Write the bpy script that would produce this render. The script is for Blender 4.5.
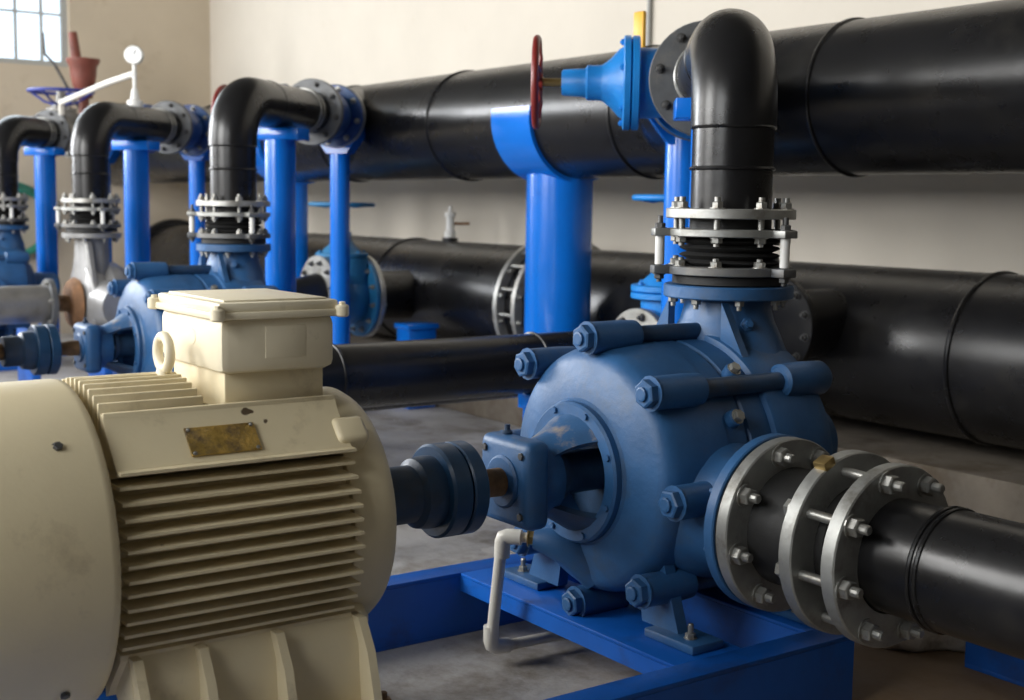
import bpy, bmesh, math, random
from mathutils import Vector, Matrix, Quaternion
random.seed(7)
PI = math.pi
S = bpy.context.scene
COL = S.collection
for o in list(bpy.data.objects):
    bpy.data.objects.remove(o)

# ------------------------------------------------------------------ camera
CAMH = 1.21
cam_d = bpy.data.cameras.new('camera')
cam = bpy.data.objects.new('camera', cam_d)
COL.objects.link(cam)
R = Matrix(((0.57976345, 0.09953021, -0.80868293),
            (0.81465381, -0.05301037, 0.57751976),
            (0.01461208, -0.99362148, -0.11181614)))   # columns: image right, image down, forward
cx, cy, cz = R.col[0], -R.col[1], -R.col[2]
cam.matrix_world = Matrix(((cx[0], cy[0], cz[0], 0), (cx[1], cy[1], cz[1], 0), (cx[2], cy[2], cz[2], CAMH), (0, 0, 0, 1)))
cam_d.sensor_width = 36
cam_d.lens = 1300 / 1024 * 36
cam_d.clip_start = 0.05
cam_d.dof.use_dof = True
cam_d.dof.focus_distance = 3.0
cam_d.dof.aperture_fstop = 4.0
S.camera = cam

# ------------------------------------------------------------------ world, light, exposure
w = bpy.data.worlds.new('daylight'); S.world = w
w.use_nodes = True
bg = w.node_tree.nodes['Background']
bg.inputs[0].default_value = (0.78, 0.9, 1.0, 1)
bg.inputs[1].default_value = 2.2
S.view_settings.view_transform = 'Standard'
S.view_settings.look = 'None'
S.view_settings.exposure = -0.1
S.view_settings.gamma = 1.0
S.view_settings.use_curve_mapping = False

def area(name, loc, direction, sx, sy, power, color=(1, 1, 1)):
    d = bpy.data.lights.new(name, 'AREA'); d.shape = 'RECTANGLE'
    d.size = sx; d.size_y = sy; d.energy = power; d.color = color
    o = bpy.data.objects.new(name, d); COL.objects.link(o)
    o.location = loc
    o.rotation_euler = Vector(direction).to_track_quat('-Z', 'Y').to_euler()
    return o
# daylight entering by the windows of the front wall and of the left wall
WIN_FRONT = [(-10.0, -7.6), (-6.2, -3.8), (-2.9, -0.7)]
WIN_LEFT = [(-1.9, 0.6, 1.5, 3.8), (1.6, 3.56, 2.34, 3.7)]
FY = -2.4
for i, (a, b) in enumerate(WIN_FRONT):
    area('window_daylight', ((a + b) / 2, FY + 0.06, 2.75), (0, 1, -0.12), b - a, 2.3, (190, 300, 110)[i], (1.0, 0.975, 0.94))
area('window_daylight', (-11.62, -0.65, 2.65), (1, 0.15, -0.1), 2.5, 2.3, 430, (0.97, 0.98, 1.0))
area('window_daylight', (-11.62, 2.55, 3.0), (1, 0, -0.1), 1.8, 1.2, 30, (0.85, 0.94, 1.0))

# ------------------------------------------------------------------ materials
MATS = {}
def mat(name, col, rough=0.5, metal=0.0, var=0.12, vscale=6.0, dirt=None, dirt_amt=0.0, dirt_scale=4.0, bump=0.0, bscale=60.0, spec=0.5, wear=None, wear_amt=0.0, wear_scale=9.0, coat=0.0, stretch=None):
    m = bpy.data.materials.new(name); m.use_nodes = True
    nt = m.node_tree; N = nt.nodes; L = nt.links
    p = N['Principled BSDF']
    p.inputs['Metallic'].default_value = metal
    p.inputs['Specular IOR Level'].default_value = spec
    p.inputs['Coat Weight'].default_value = coat
    tc = N.new('ShaderNodeTexCoord')
    vec = tc.outputs['Object']
    if stretch:
        mp = N.new('ShaderNodeMapping'); mp.inputs['Scale'].default_value = stretch
        L.new(vec, mp.inputs[0]); vec = mp.outputs[0]
    def noise(sc, det=5, ro=0.6):
        n = N.new('ShaderNodeTexNoise'); n.inputs['Scale'].default_value = sc
        n.inputs['Detail'].default_value = det; n.inputs['Roughness'].default_value = ro
        L.new(vec, n.inputs['Vector']); return n.outputs['Fac']
    def ramp(fac, a, b):
        r = N.new('ShaderNodeMapRange'); r.inputs[1].default_value = a; r.inputs[2].default_value = b
        L.new(fac, r.inputs[0]); return r.outputs[0]
    def mix(fac, a, b):
        x = N.new('ShaderNodeMix'); x.data_type = 'RGBA'
        L.new(fac, x.inputs[0])
        for sock, v in ((x.inputs[6], a), (x.inputs[7], b)):
            if isinstance(v, tuple): sock.default_value = (*v, 1)
            else: L.new(v, sock)
        return x.outputs[2]
    lo = tuple(max(0, c * (1 - var)) for c in col); hi = tuple(min(1, c * (1 + var)) for c in col)
    c = mix(ramp(noise(vscale), 0.3, 0.7), lo, hi)
    if dirt:
        c = mix(ramp(noise(dirt_scale, 8, 0.7), 0.62 - 0.3 * dirt_amt, 0.80 - 0.2 * dirt_amt), c, dirt)
    if wear:
        c = mix(ramp(noise(wear_scale, 3, 0.5), 0.74 - 0.12 * wear_amt, 0.76 - 0.12 * wear_amt), c, wear)
    L.new(c, p.inputs['Base Color'])
    rr = N.new('ShaderNodeMapRange'); rr.inputs[3].default_value = max(0.05, rough - 0.08); rr.inputs[4].default_value = min(1, rough + 0.12)
    L.new(noise(vscale * 2.3), rr.inputs[0]); L.new(rr.outputs[0], p.inputs['Roughness'])
    if bump > 0:
        b = N.new('ShaderNodeBump'); b.inputs['Strength'].default_value = bump; b.inputs['Distance'].default_value = 0.01
        L.new(noise(bscale, 6), b.inputs['Height']); L.new(b.outputs[0], p.inputs['Normal'])
    MATS[name] = m
    return m
mat('motor_paint', (0.73, 0.635, 0.425), 0.42, var=0.05, vscale=3, dirt=(0.46, 0.38, 0.24), dirt_amt=0.1, dirt_scale=5, bump=0.05, bscale=90, wear=(0.10, 0.07, 0.04), wear_amt=-0.2, wear_scale=14)
mat('box_paint', (0.76, 0.69, 0.52), 0.4, var=0.05, vscale=3, dirt=(0.42, 0.36, 0.24), dirt_amt=0.1, dirt_scale=6, bump=0.03, bscale=120)
mat('gold_plate', (0.62, 0.42, 0.12), 0.3, 0.85, var=0.35, vscale=30, dirt=(0.20, 0.16, 0.13), dirt_amt=0.55, dirt_scale=22, bump=0.6, bscale=45)
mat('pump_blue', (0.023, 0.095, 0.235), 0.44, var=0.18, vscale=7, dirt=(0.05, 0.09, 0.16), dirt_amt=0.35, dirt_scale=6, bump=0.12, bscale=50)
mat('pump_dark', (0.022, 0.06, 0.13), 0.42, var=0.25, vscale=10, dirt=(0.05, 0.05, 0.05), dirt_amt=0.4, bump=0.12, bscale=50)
mat('coupling_blue', (0.012, 0.055, 0.13), 0.36, var=0.15, vscale=8, dirt=(0.015, 0.03, 0.06), dirt_amt=0.3, bump=0.08)
mat('worn_blue', (0.026, 0.09, 0.21), 0.4, var=0.2, vscale=7, dirt=(0.40, 0.31, 0.20), dirt_amt=0.25, dirt_scale=9, bump=0.15, bscale=50)
mat('frame_blue', (0.005, 0.105, 0.47), 0.38, var=0.14, vscale=4, dirt=(0.02, 0.06, 0.22), dirt_amt=0.25, dirt_scale=5, bump=0.04, bscale=40)
mat('post_blue', (0.003, 0.165, 0.70), 0.2, var=0.06, vscale=3, dirt=(0.004, 0.10, 0.48), dirt_amt=0.1, bump=0.02, bscale=40, coat=0.2)
mat('valve_blue', (0.010, 0.215, 0.62), 0.36, var=0.12, vscale=8, dirt=(0.01, 0.09, 0.36), dirt_amt=0.3, bump=0.15, bscale=60)
mat('teal_blue', (0.02, 0.17, 0.36), 0.4, var=0.15, vscale=8, dirt=(0.02, 0.06, 0.13), dirt_amt=0.4, bump=0.1)
mat('black_pipe', (0.008, 0.008, 0.009), 0.27, var=0.3, vscale=2.5, spec=0.42, dirt=(0.026, 0.024, 0.021), dirt_amt=0.2, dirt_scale=2.2, bump=0.05, bscale=25)
mat('rubber', (0.012, 0.012, 0.012), 0.6, var=0.3, bump=0.1)
mat('galvanized', (0.42, 0.42, 0.40), 0.42, 0.75, var=0.18, vscale=14, dirt=(0.20, 0.18, 0.14), dirt_amt=0.35, dirt_scale=10, bump=0.06)
mat('grey_flange', (0.36, 0.365, 0.35), 0.46, 0.75, var=0.18, vscale=12, dirt=(0.16, 0.15, 0.13), dirt_amt=0.35, dirt_scale=10, bump=0.06)
mat('dark_flange', (0.12, 0.125, 0.13), 0.5, 0.3, var=0.2, vscale=12, dirt=(0.22, 0.2, 0.17), dirt_amt=0.25, bump=0.08)
mat('bolt_zinc', (0.36, 0.36, 0.34), 0.4, 0.8, var=0.2, vscale=25, dirt=(0.14, 0.10, 0.06), dirt_amt=0.35, dirt_scale=25)
mat('bolt_dark', (0.10, 0.10, 0.10), 0.5, 0.6, var=0.3, vscale=25)
mat('white_sleeve', (0.74, 0.74, 0.71), 0.4, var=0.05)
mat('pvc_white', (0.66, 0.64, 0.58), 0.32, var=0.06, dirt=(0.40, 0.36, 0.29), dirt_amt=0.25, dirt_scale=9)
mat('brass', (0.45, 0.32, 0.13), 0.35, 0.9, var=0.2)
mat('rusty_shaft', (0.24, 0.14, 0.065), 0.55, 0.4, var=0.3, vscale=20, dirt=(0.08, 0.045, 0.02), dirt_amt=0.5, dirt_scale=15, bump=0.2)
mat('wheel_red', (0.19, 0.018, 0.014), 0.35, var=0.15, vscale=10, bump=0.1)
mat('cast_red', (0.19, 0.05, 0.032), 0.55, var=0.25, vscale=10, dirt=(0.10, 0.04, 0.03), dirt_amt=0.4, bump=0.15)
mat('lever_yellow', (0.78, 0.42, 0.02), 0.4, var=0.08)
mat('silver_paint', (0.28, 0.28, 0.28), 0.38, 0.35, var=0.1, vscale=8, dirt=(0.24, 0.22, 0.19), dirt_amt=0.3, dirt_scale=7, bump=0.08)
mat('rust', (0.20, 0.10, 0.045), 0.75, var=0.35, vscale=15, bump=0.3)
mat('grey_steel', (0.27, 0.26, 0.24), 0.4, 0.4, var=0.15, vscale=9, dirt=(0.13, 0.11, 0.08), dirt_amt=0.35, bump=0.08)
mat('hose_green', (0.03, 0.22, 0.15), 0.45, var=0.12)
mat('wheel_indigo', (0.03, 0.05, 0.30), 0.4, var=0.15)
mat('navy_paint', (0.012, 0.05, 0.20), 0.4, var=0.2, vscale=8, dirt=(0.02, 0.12, 0.28), dirt_amt=0.35, dirt_scale=5, bump=0.1)
mat('dial_white', (0.75, 0.76, 0.76), 0.2, var=0.03)
mat('conduit_grey', (0.33, 0.33, 0.31), 0.5, var=0.08)
mat('window_frame', (0.42, 0.43, 0.42), 0.5, var=0.08)
mat('wall_paint', (0.64, 0.59, 0.51), 0.85, spec=0.25, var=0.05, vscale=1.2, dirt=(0.55, 0.48, 0.38), dirt_amt=-0.15, dirt_scale=3.0, bump=0.08, bscale=30, wear=(0.34, 0.28, 0.20), wear_amt=-0.5, wear_scale=6)
mat('wall_paint_shaded', (0.58, 0.50, 0.385), 0.85, spec=0.25, var=0.06, vscale=1.2, dirt=(0.42, 0.34, 0.24), dirt_amt=0.15, dirt_scale=1.4, bump=0.08, bscale=30)  # same paint as the back wall, with the left wall's shade coloured in; dirt is real
mat('ceiling_paint', (0.10, 0.098, 0.09), 0.9, var=0.05)
mat('grey_wall', (0.16, 0.15, 0.135), 0.85, var=0.08, bump=0.08, bscale=30)
mat('concrete', (0.40, 0.385, 0.37), 0.7, var=0.18, vscale=1.8, dirt=(0.15, 0.125, 0.095), dirt_amt=0.5, dirt_scale=3.2, bump=0.35, bscale=22, wear=(0.47, 0.45, 0.42), wear_amt=0.6, wear_scale=4)
mat('plinth_concrete', (0.17, 0.145, 0.115), 0.8, var=0.25, vscale=3, dirt=(0.09, 0.065, 0.04), dirt_amt=0.5, dirt_scale=4, bump=0.3, bscale=20)
mat('mortar', (0.62, 0.57, 0.49), 0.9, var=0.2, vscale=9, dirt=(0.24, 0.19, 0.12), dirt_amt=0.4, dirt_scale=8, bump=0.6, bscale=30)

def floor_stain():
    m = MATS['concrete']; nt = m.node_tree; N = nt.nodes; L = nt.links; p = N['Principled BSDF']
    src = p.inputs['Base Color'].links[0].from_socket
    tc = N.new('ShaderNodeTexCoord'); d = N.new('ShaderNodeVectorMath'); d.operation = 'DISTANCE'; d.inputs[1].default_value = (-1.7, 2.9, 0.0)
    L.new(tc.outputs['Object'], d.inputs[0])
    n = N.new('ShaderNodeTexNoise'); n.inputs['Scale'].default_value = 3.0; n.inputs['Detail'].default_value = 6; L.new(tc.outputs['Object'], n.inputs['Vector'])
    a = N.new('ShaderNodeMath'); a.operation = 'MULTIPLY_ADD'; a.inputs[1].default_value = 0.9; L.new(n.outputs['Fac'], a.inputs[0]); L.new(d.outputs['Value'], a.inputs[2])
    r = N.new('ShaderNodeMapRange'); r.inputs[1].default_value = 1.0; r.inputs[2].default_value = 1.7; r.inputs[3].default_value = 0.85; r.inputs[4].default_value = 0.0
    L.new(a.outputs[0], r.inputs[0])
    x = N.new('ShaderNodeMix'); x.data_type = 'RGBA'; L.new(r.outputs[0], x.inputs[0]); L.new(src, x.inputs[6]); x.inputs[7].default_value = (0.20, 0.115, 0.045, 1)
    L.new(x.outputs[2], p.inputs['Base Color'])
floor_stain()
def glass(name):
    m = bpy.data.materials.new(name); m.use_nodes = True
    nt = m.node_tree; N = nt.nodes; L = nt.links
    N.remove(N['Principled BSDF'])
    t = N.new('ShaderNodeBsdfTransparent'); t.inputs[0].default_value = (0.96, 0.98, 1, 1)
    g = N.new('ShaderNodeBsdfGlossy'); g.inputs['Roughness'].default_value = 0.05
    f = N.new('ShaderNodeFresnel'); f.inputs[0].default_value = 1.35
    x = N.new('ShaderNodeMixShader')
    L.new(f.outputs[0], x.inputs[0]); L.new(t.outputs[0], x.inputs[1]); L.new(g.outputs[0], x.inputs[2])
    L.new(x.outputs[0], N['Material Output'].inputs[0])
    MATS[name] = m
glass('window_glass')

# ------------------------------------------------------------------ mesh helpers
def basis(axis):
    z = Vector(axis).normalized()
    ref = Vector((0, 0, 1)) if abs(z.z) < 0.9 else Vector((0, 1, 0))
    x = ref.cross(z).normalized(); y = z.cross(x)
    return x, y, z
ORG = {}
class MB:
    def __init__(self): self.bm = bmesh.new()
    def lathe(self, prof, o, axis, seg=32, caps=True):
        x, y, z = basis(axis); o = Vector(o); bm = self.bm
        rings = []
        for r, h in prof:
            if r < 1e-6: rings.append([bm.verts.new(o + z * h)])
            else: rings.append([bm.verts.new(o + z * h + (x * math.cos(2 * PI * k / seg) + y * math.sin(2 * PI * k / seg)) * r) for k in range(seg)])
        for a, b in zip(rings, rings[1:]):
            for k in range(seg):
                k2 = (k + 1) % seg
                if len(a) == 1 and len(b) == 1: continue
                if len(a) == 1: f = (a[0], b[k2], b[k])
                elif len(b) == 1: f = (a[k], a[k2], b[0])
                else: f = (a[k], a[k2], b[k2], b[k])
                try: bm.faces.new(f)
                except ValueError: pass
        if caps:
            for rg in (rings[0], rings[-1]):
                if len(rg) > 2:
                    try: bm.faces.new(rg)
                    except ValueError: pass
        return self
    def ring(self, o, axis, r0, r1, h0, h1, seg=40, bev=0.002):
        x, y, z = basis(axis); o = Vector(o); bm = self.bm
        prof = [(r0, h0), (r1 - bev, h0), (r1, h0 + bev), (r1, h1 - bev), (r1 - bev, h1), (r0, h1)]
        rg = [[bm.verts.new(o + z * h + (x * math.cos(2 * PI * k / seg) + y * math.sin(2 * PI * k / seg)) * r) for k in range(seg)] for r, h in prof]
        for i in range(len(rg)):
            a, b = rg[i], rg[(i + 1) % len(rg)]
            for k in range(seg):
                bm.faces.new((a[k], a[(k + 1) % seg], b[(k + 1) % seg], b[k]))
        return self
    def cyl(self, p0, p1, r0, r1=None, seg=20, bev=0.0):
        p0 = Vector(p0); d = Vector(p1) - p0; h = d.length
        if r1 is None: r1 = r0
        if bev: pr = [(r0 - bev, 0), (r0, bev), (r1, h - bev), (r1 - bev, h)]
        else: pr = [(r0, 0), (r1, h)]
        return self.lathe(pr, p0, d, seg)
    def tube(self, pts, r, seg=20, caps=True):
        pts = [Vector(p) for p in pts]; n = len(pts); bm = self.bm
        rad = r if isinstance(r, (list, tuple)) else [r] * n
        tang = []
        for i in range(n):
            t = (pts[min(i + 1, n - 1)] - pts[max(i - 1, 0)]).normalized(); tang.append(t)
        x, y, z = basis(tang[0]); rings = []
        for i in range(n):
            if i:
                q = tang[i - 1].rotation_difference(tang[i]); x = q @ x; y = q @ y
            rings.append([bm.verts.new(pts[i] + (x * math.cos(2 * PI * k / seg) + y * math.sin(2 * PI * k / seg)) * rad[i]) for k in range(seg)])
        for a, b in zip(rings, rings[1:]):
            for k in range(seg): bm.faces.new((a[k], a[(k + 1) % seg], b[(k + 1) % seg], b[k]))
        if caps: bm.faces.new(rings[0]); bm.faces.new(rings[-1])
        return self
    def torus(self, o, axis, R_, r, seg=48, s2=10):
        x, y, z = basis(axis); o = Vector(o); bm = self.bm; rg = []
        for k in range(seg):
            a = 2 * PI * k / seg; d = x * math.cos(a) + y * math.sin(a)
            rg.append([bm.verts.new(o + d * (R_ + r * math.cos(2 * PI * j / s2)) + z * r * math.sin(2 * PI * j / s2)) for j in range(s2)])
        for k in range(seg):
            a, b = rg[k], rg[(k + 1) % seg]
            for j in range(s2): bm.faces.new((a[j], a[(j + 1) % s2], b[(j + 1) % s2], b[j]))
        return self
    def box(self, c, s, bev=0.0, rot=None, seg=2):
        b2 = bmesh.new(); bmesh.ops.create_cube(b2, size=1)
        for v in b2.verts: v.co = Vector((v.co.x * s[0], v.co.y * s[1], v.co.z * s[2]))
        if bev: bmesh.ops.bevel(b2, geom=list(b2.edges), offset=bev, segments=seg, affect='EDGES', profile=0.5)
        vm = {}
        for v in b2.verts:
            p = v.co.copy()
            if rot: p = rot @ p
            vm[v] = self.bm.verts.new(p + Vector(c))
        for f in b2.faces: self.bm.faces.new([vm[v] for v in f.verts])
        b2.free(); return self
    def bb(self, x0, x1, y0, y1, z0, z1, bev=0.0):
        return self.box(((x0 + x1) / 2, (y0 + y1) / 2, (z0 + z1) / 2), (x1 - x0, y1 - y0, z1 - z0), bev)
    def prism(self, poly, o, u, v, depth):
        u = Vector(u); v = Vector(v); o = Vector(o); n = u.cross(v).normalized() * depth
        a = [self.bm.verts.new(o + u * p[0] + v * p[1]) for p in poly]
        b = [self.bm.verts.new(o + u * p[0] + v * p[1] + n) for p in poly]
        self.bm.faces.new(a[::-1]); self.bm.faces.new(b)
        for i in range(len(a)):
            j = (i + 1) % len(a); self.bm.faces.new((a[i], a[j], b[j], b[i]))
        return self
    def build(self, name, m, parent=None, angle=38, label=None, smooth=True):
        off = Vector((0, 0, 0))
        if parent is not None:
            rt = parent
            while rt.parent: rt = rt.parent
            off = ORG.get(rt.name, rt.location)
        bmesh.ops.recalc_face_normals(self.bm, faces=self.bm.faces)
        for v in self.bm.verts: v.co -= off
        me = bpy.data.meshes.new(name); self.bm.to_mesh(me); self.bm.free()
        if smooth:
            me.polygons.foreach_set('use_smooth', [True] * len(me.polygons))
            me.set_sharp_from_angle(angle=math.radians(angle))
        me.materials.append(MATS[m])
        o = bpy.data.objects.new(name, me); COL.objects.link(o); o.parent = parent
        if label: o['label'] = label
        return o
def thing(name, label, cat, loc, group=None):
    o = bpy.data.objects.new(name, None); COL.objects.link(o); o.location = loc
    o.empty_display_size = 0.1
    o['label'] = label; o['category'] = cat
    if group: o['group'] = group
    ORG[o.name] = Vector(loc)
    return o
def tag(o, label, cat, group=None):
    o['label'] = label; o['category'] = cat
    if group: o['group'] = group
    return o
def struct(mb, name, m, parent=None, **k):
    o = mb.build(name, m, parent, **k)
    if parent is None: o['kind'] = 'structure'
    return o
BOLT = {}
def bolt_mesh(kind, r, h, stud):
    key = (kind, round(r, 4), round(h, 4), round(stud, 4))
    if key not in BOLT:
        b = MB(); m = h * 0.12
        b.lathe([(r * 0.9, 0), (r, m), (r, h - m), (r * 0.86, h)], (0, 0, 0), (0, 0, 1), 6)
        b.lathe([(r * 1.25, 0), (r * 1.25, h * 0.15)], (0, 0, 0), (0, 0, 1), 14)
        if stud > 0: b.lathe([(r * 0.52, h), (r * 0.52, h + stud * 0.85), (r * 0.40, h + stud)], (0, 0, 0), (0, 0, 1), 10)
        me = bpy.data.meshes.new('bolt'); bmesh.ops.recalc_face_normals(b.bm, faces=b.bm.faces); b.bm.to_mesh(me); b.bm.free()
        me.materials.append(MATS[kind]); BOLT[key] = me
    return BOLT[key]
def bolt(parent, pos, axis, r=0.014, h=0.016, stud=0.012, m='bolt_zinc', name='bolt', spin=None):
    rt = parent
    while rt.parent: rt = rt.parent
    o = bpy.data.objects.new(name, bolt_mesh(m, r, h, stud)); COL.objects.link(o); o.parent = parent
    o.location = Vector(pos) - ORG.get(rt.name, rt.location)
    q = Vector((0, 0, 1)).rotation_difference(Vector(axis).normalized())
    o.rotation_mode = 'QUATERNION'
    o.rotation_quaternion = q @ Quaternion((0, 0, 1), random.random() if spin is None else spin)
    return o
def bolt_ring(parent, c, axis, R_, n, off=0.0, **k):
    x, y, z = basis(axis)
    for i in range(n):
        a = 2 * PI * i / n + off
        bolt(parent, Vector(c) + (x * math.cos(a) + y * math.sin(a)) * R_, axis, **k)
def flange(parent, c, axis, r0, r1, th, m, n=8, rb=None, bolts='both', off=0.2, name='flange', br=0.014, bm_='bolt_zinc', stud=0.012, seg=44):
    f = MB().ring(c, axis, r0, r1, -th / 2, th / 2, seg, bev=min(0.003, th / 5)).build(name, m, parent)
    rb = rb or (r0 * 0.35 + r1 * 0.65); a = Vector(axis).normalized()
    if bolts in ('both', 'front'): bolt_ring(f, Vector(c) + a * th / 2, a, rb, n, off, r=br, h=br * 1.1, stud=stud, m=bm_)
    if bolts in ('both', 'back'): bolt_ring(f, Vector(c) - a * th / 2, -a, rb, n, -off, r=br, h=br * 1.1, stud=stud, m=bm_)
    return f
def arc(c, r, d0, d1, n=10):
    """quarter bend: centre c, start at c+d0*r, end at c+d1*r"""
    c = Vector(c); d0 = Vector(d0).normalized(); d1 = Vector(d1).normalized()
    return [c + (d0 * math.cos(PI / 2 * i / n) + d1 * math.sin(PI / 2 * i / n)) * r for i in range(n + 1)]
def dup(root, delta, label, group=None, skip=()):
    r = root.copy(); COL.objects.link(r); r.location = root.location + Vector(delta); r['label'] = label
    ORG[r.name] = Vector(r.location)
    if group: r['group'] = group
    for ch in list(root.children):
        if ch.name.split('.')[0] in skip: continue
        c = ch.copy(); COL.objects.link(c); c.parent = r
        for g in list(ch.children):
            d = g.copy(); COL.objects.link(d); d.parent = c
    return r

# ------------------------------------------------------------------ the setting
X0R, X1R, Y0R, Y1R, HC = -11.7, 5.0, -2.4, 4.85, 4.4
T = 0.25
struct(MB().bb(X0R - T, X1R + T, Y0R - T, Y1R + T, -0.2, 0), 'floor', 'concrete')
struct(MB().bb(X0R - T, X1R + T, Y0R - T, Y1R + T, HC, HC + 0.2), 'ceiling', 'ceiling_paint')
struct(MB().bb(X0R - T, X1R + T, Y1R, Y1R + T, 0, HC), 'wall_back', 'wall_paint')
struct(MB().bb(X1R, X1R + T, Y0R, Y1R, 0, HC), 'wall_right', 'grey_wall')
# left wall with two window openings
m_ = MB(); py = Y0R
for a, b, z0, z1 in WIN_LEFT:
    m_.bb(X0R - T, X0R, py, a, 0, HC); m_.bb(X0R - T, X0R, a, b, 0, z0); m_.bb(X0R - T, X0R, a, b, z1, HC); py = b
m_.bb(X0R - T, X0R, py, Y1R, 0, HC)
struct(m_, 'wall_left', 'wall_paint_shaded')
# front wall with two tall openings
m_ = MB(); px = X0R - T
for a, b in WIN_FRONT:
    m_.bb(px, a, Y0R - T, Y0R, 0, HC); m_.bb(a, b, Y0R - T, Y0R, 0, 1.6); m_.bb(a, b, Y0R - T, Y0R, 3.9, HC); px = b
m_.bb(px, X1R + T, Y0R - T, Y0R, 0, HC)
struct(m_, 'wall_front', 'grey_wall')
def window(name, axis, a, b, z0, z1, at, nx, nz, depth=0.05):
    """axis 'x': opening spans y a..b in a wall at x = at; axis 'y': spans x a..b at y = at"""
    def P(u0, u1, v0, v1, d0, d1):
        m = MB()
        if axis == 'x': m.bb(at + d0, at + d1, u0, u1, v0, v1)
        else: m.bb(u0, u1, at + d0, at + d1, v0, v1)
        return m
    m = MB(); fw = 0.05
    root = bpy.data.objects.new(name, None); COL.objects.link(root); root['kind'] = 'structure'
    root.location = (at, (a + b) / 2, z0) if axis == 'x' else ((a + b) / 2, at, z0)
    ORG[root.name] = Vector(root.location)
    for args in ((a, a + fw, z0, z1), (b - fw, b, z0, z1)): P(*args, -depth / 2, depth / 2).build('window_jamb', 'window_frame', root, smooth=False)
    for args in ((a + fw, b - fw, z0, z0 + fw), (a + fw, b - fw, z1 - fw, z1)): P(*args, -depth / 2, depth / 2).build('window_rail', 'window_frame', root, smooth=False)
    for i in range(1, nx):
        u = a + (b - a) * i / nx; P(u - 0.011, u + 0.011, z0 + fw, z1 - fw, -0.02, 0.02).build('mullion', 'window_frame', root, smooth=False)
    for j in range(1, nz):
        v = z0 + (z1 - z0) * j / nz; P(a + fw, b - fw, v - 0.009, v + 0.009, -0.015, 0.015).build('glazing_bar', 'window_frame', root, smooth=False)
    for i in range(nx):
        for j in range(nz):
            u0 = a + (b - a) * i / nx; u1 = a + (b - a) * (i + 1) / nx; v0 = z0 + (z1 - z0) * j / nz; v1 = z0 + (z1 - z0) * (j + 1) / nz
            P(u0, u1, v0, v1, -0.003, 0.003).build('pane', 'window_glass', root, smooth=False)
    return root
window('window_1', 'x', *WIN_LEFT[1], X0R - 0.10, 9, 3)
window('window_2', 'x', *WIN_LEFT[0], X0R - 0.10, 5, 3)
for i, (a, b) in enumerate(WIN_FRONT):
    window('window_%d' % (i + 3), 'y', a, b, 1.6, 3.9, Y0R - 0.12, 4, 3)

# ------------------------------------------------------------------ constants of the pump row
PX = [-2.495, -5.75, -7.85, -9.85]     # pump axes (x)
AX = 0.55                              # shaft height
YD = 2.49                              # discharge riser (y)
ZL = 1.64                              # lateral height
FT = 0.18                              # frame top
HY, HZ, HR = 3.9, 1.62, 0.285          # discharge header
SY, SZ, SR = 4.45, 0.64, 0.33          # suction header
YA = (0, 1, 0)

# ------------------------------------------------------------------ base frame
def make_frame(x, label):
    t = thing('base_frame', label, 'frame', (x, 1.4, 0), 'blue steel base frames')
    for u0, u1 in ((-0.555, -0.475), (0.405, 0.485)):
        r = MB(); s = 1 if u0 > 0 else -1
        xo = x + (u1 if s > 0 else u0); xi = x + (u0 if s > 0 else u1)
        r.bb(x + u0, x + u1, 0.15, 2.475, 0.168, FT, 0.002); r.bb(x + u0, x + u1, 0.15, 2.475, 0, 0.012, 0.002)
        if s > 0: r.bb(x + u1 - 0.01, x + u1, 0.15, 2.475, 0.012, 0.168)
        else: r.bb(x + u1 - 0.01, x + u1, 0.15, 2.475, 0.012, 0.168)
        r.build('side_rail', 'frame_blue', t)
    for y0, y1, z0 in ((1.955, 2.17, 0.128), (2.39, 2.474, 0.06), (0.16, 0.24, 0.06), (0.76, 0.86, 0.12), (1.14, 1.24, 0.12)):
        c = MB(); c.bb(x - 0.475, x + 0.405, y0, y1, FT - 0.01, FT - 0.0005, 0.002)
        c.bb(x - 0.475, x + 0.405, y0, y0 + 0.01, z0, FT - 0.01); c.bb(x - 0.475, x + 0.405, y1 - 0.01, y1, z0, FT - 0.01)
        c.build('cross_member', 'frame_blue', t)
    return t

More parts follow.
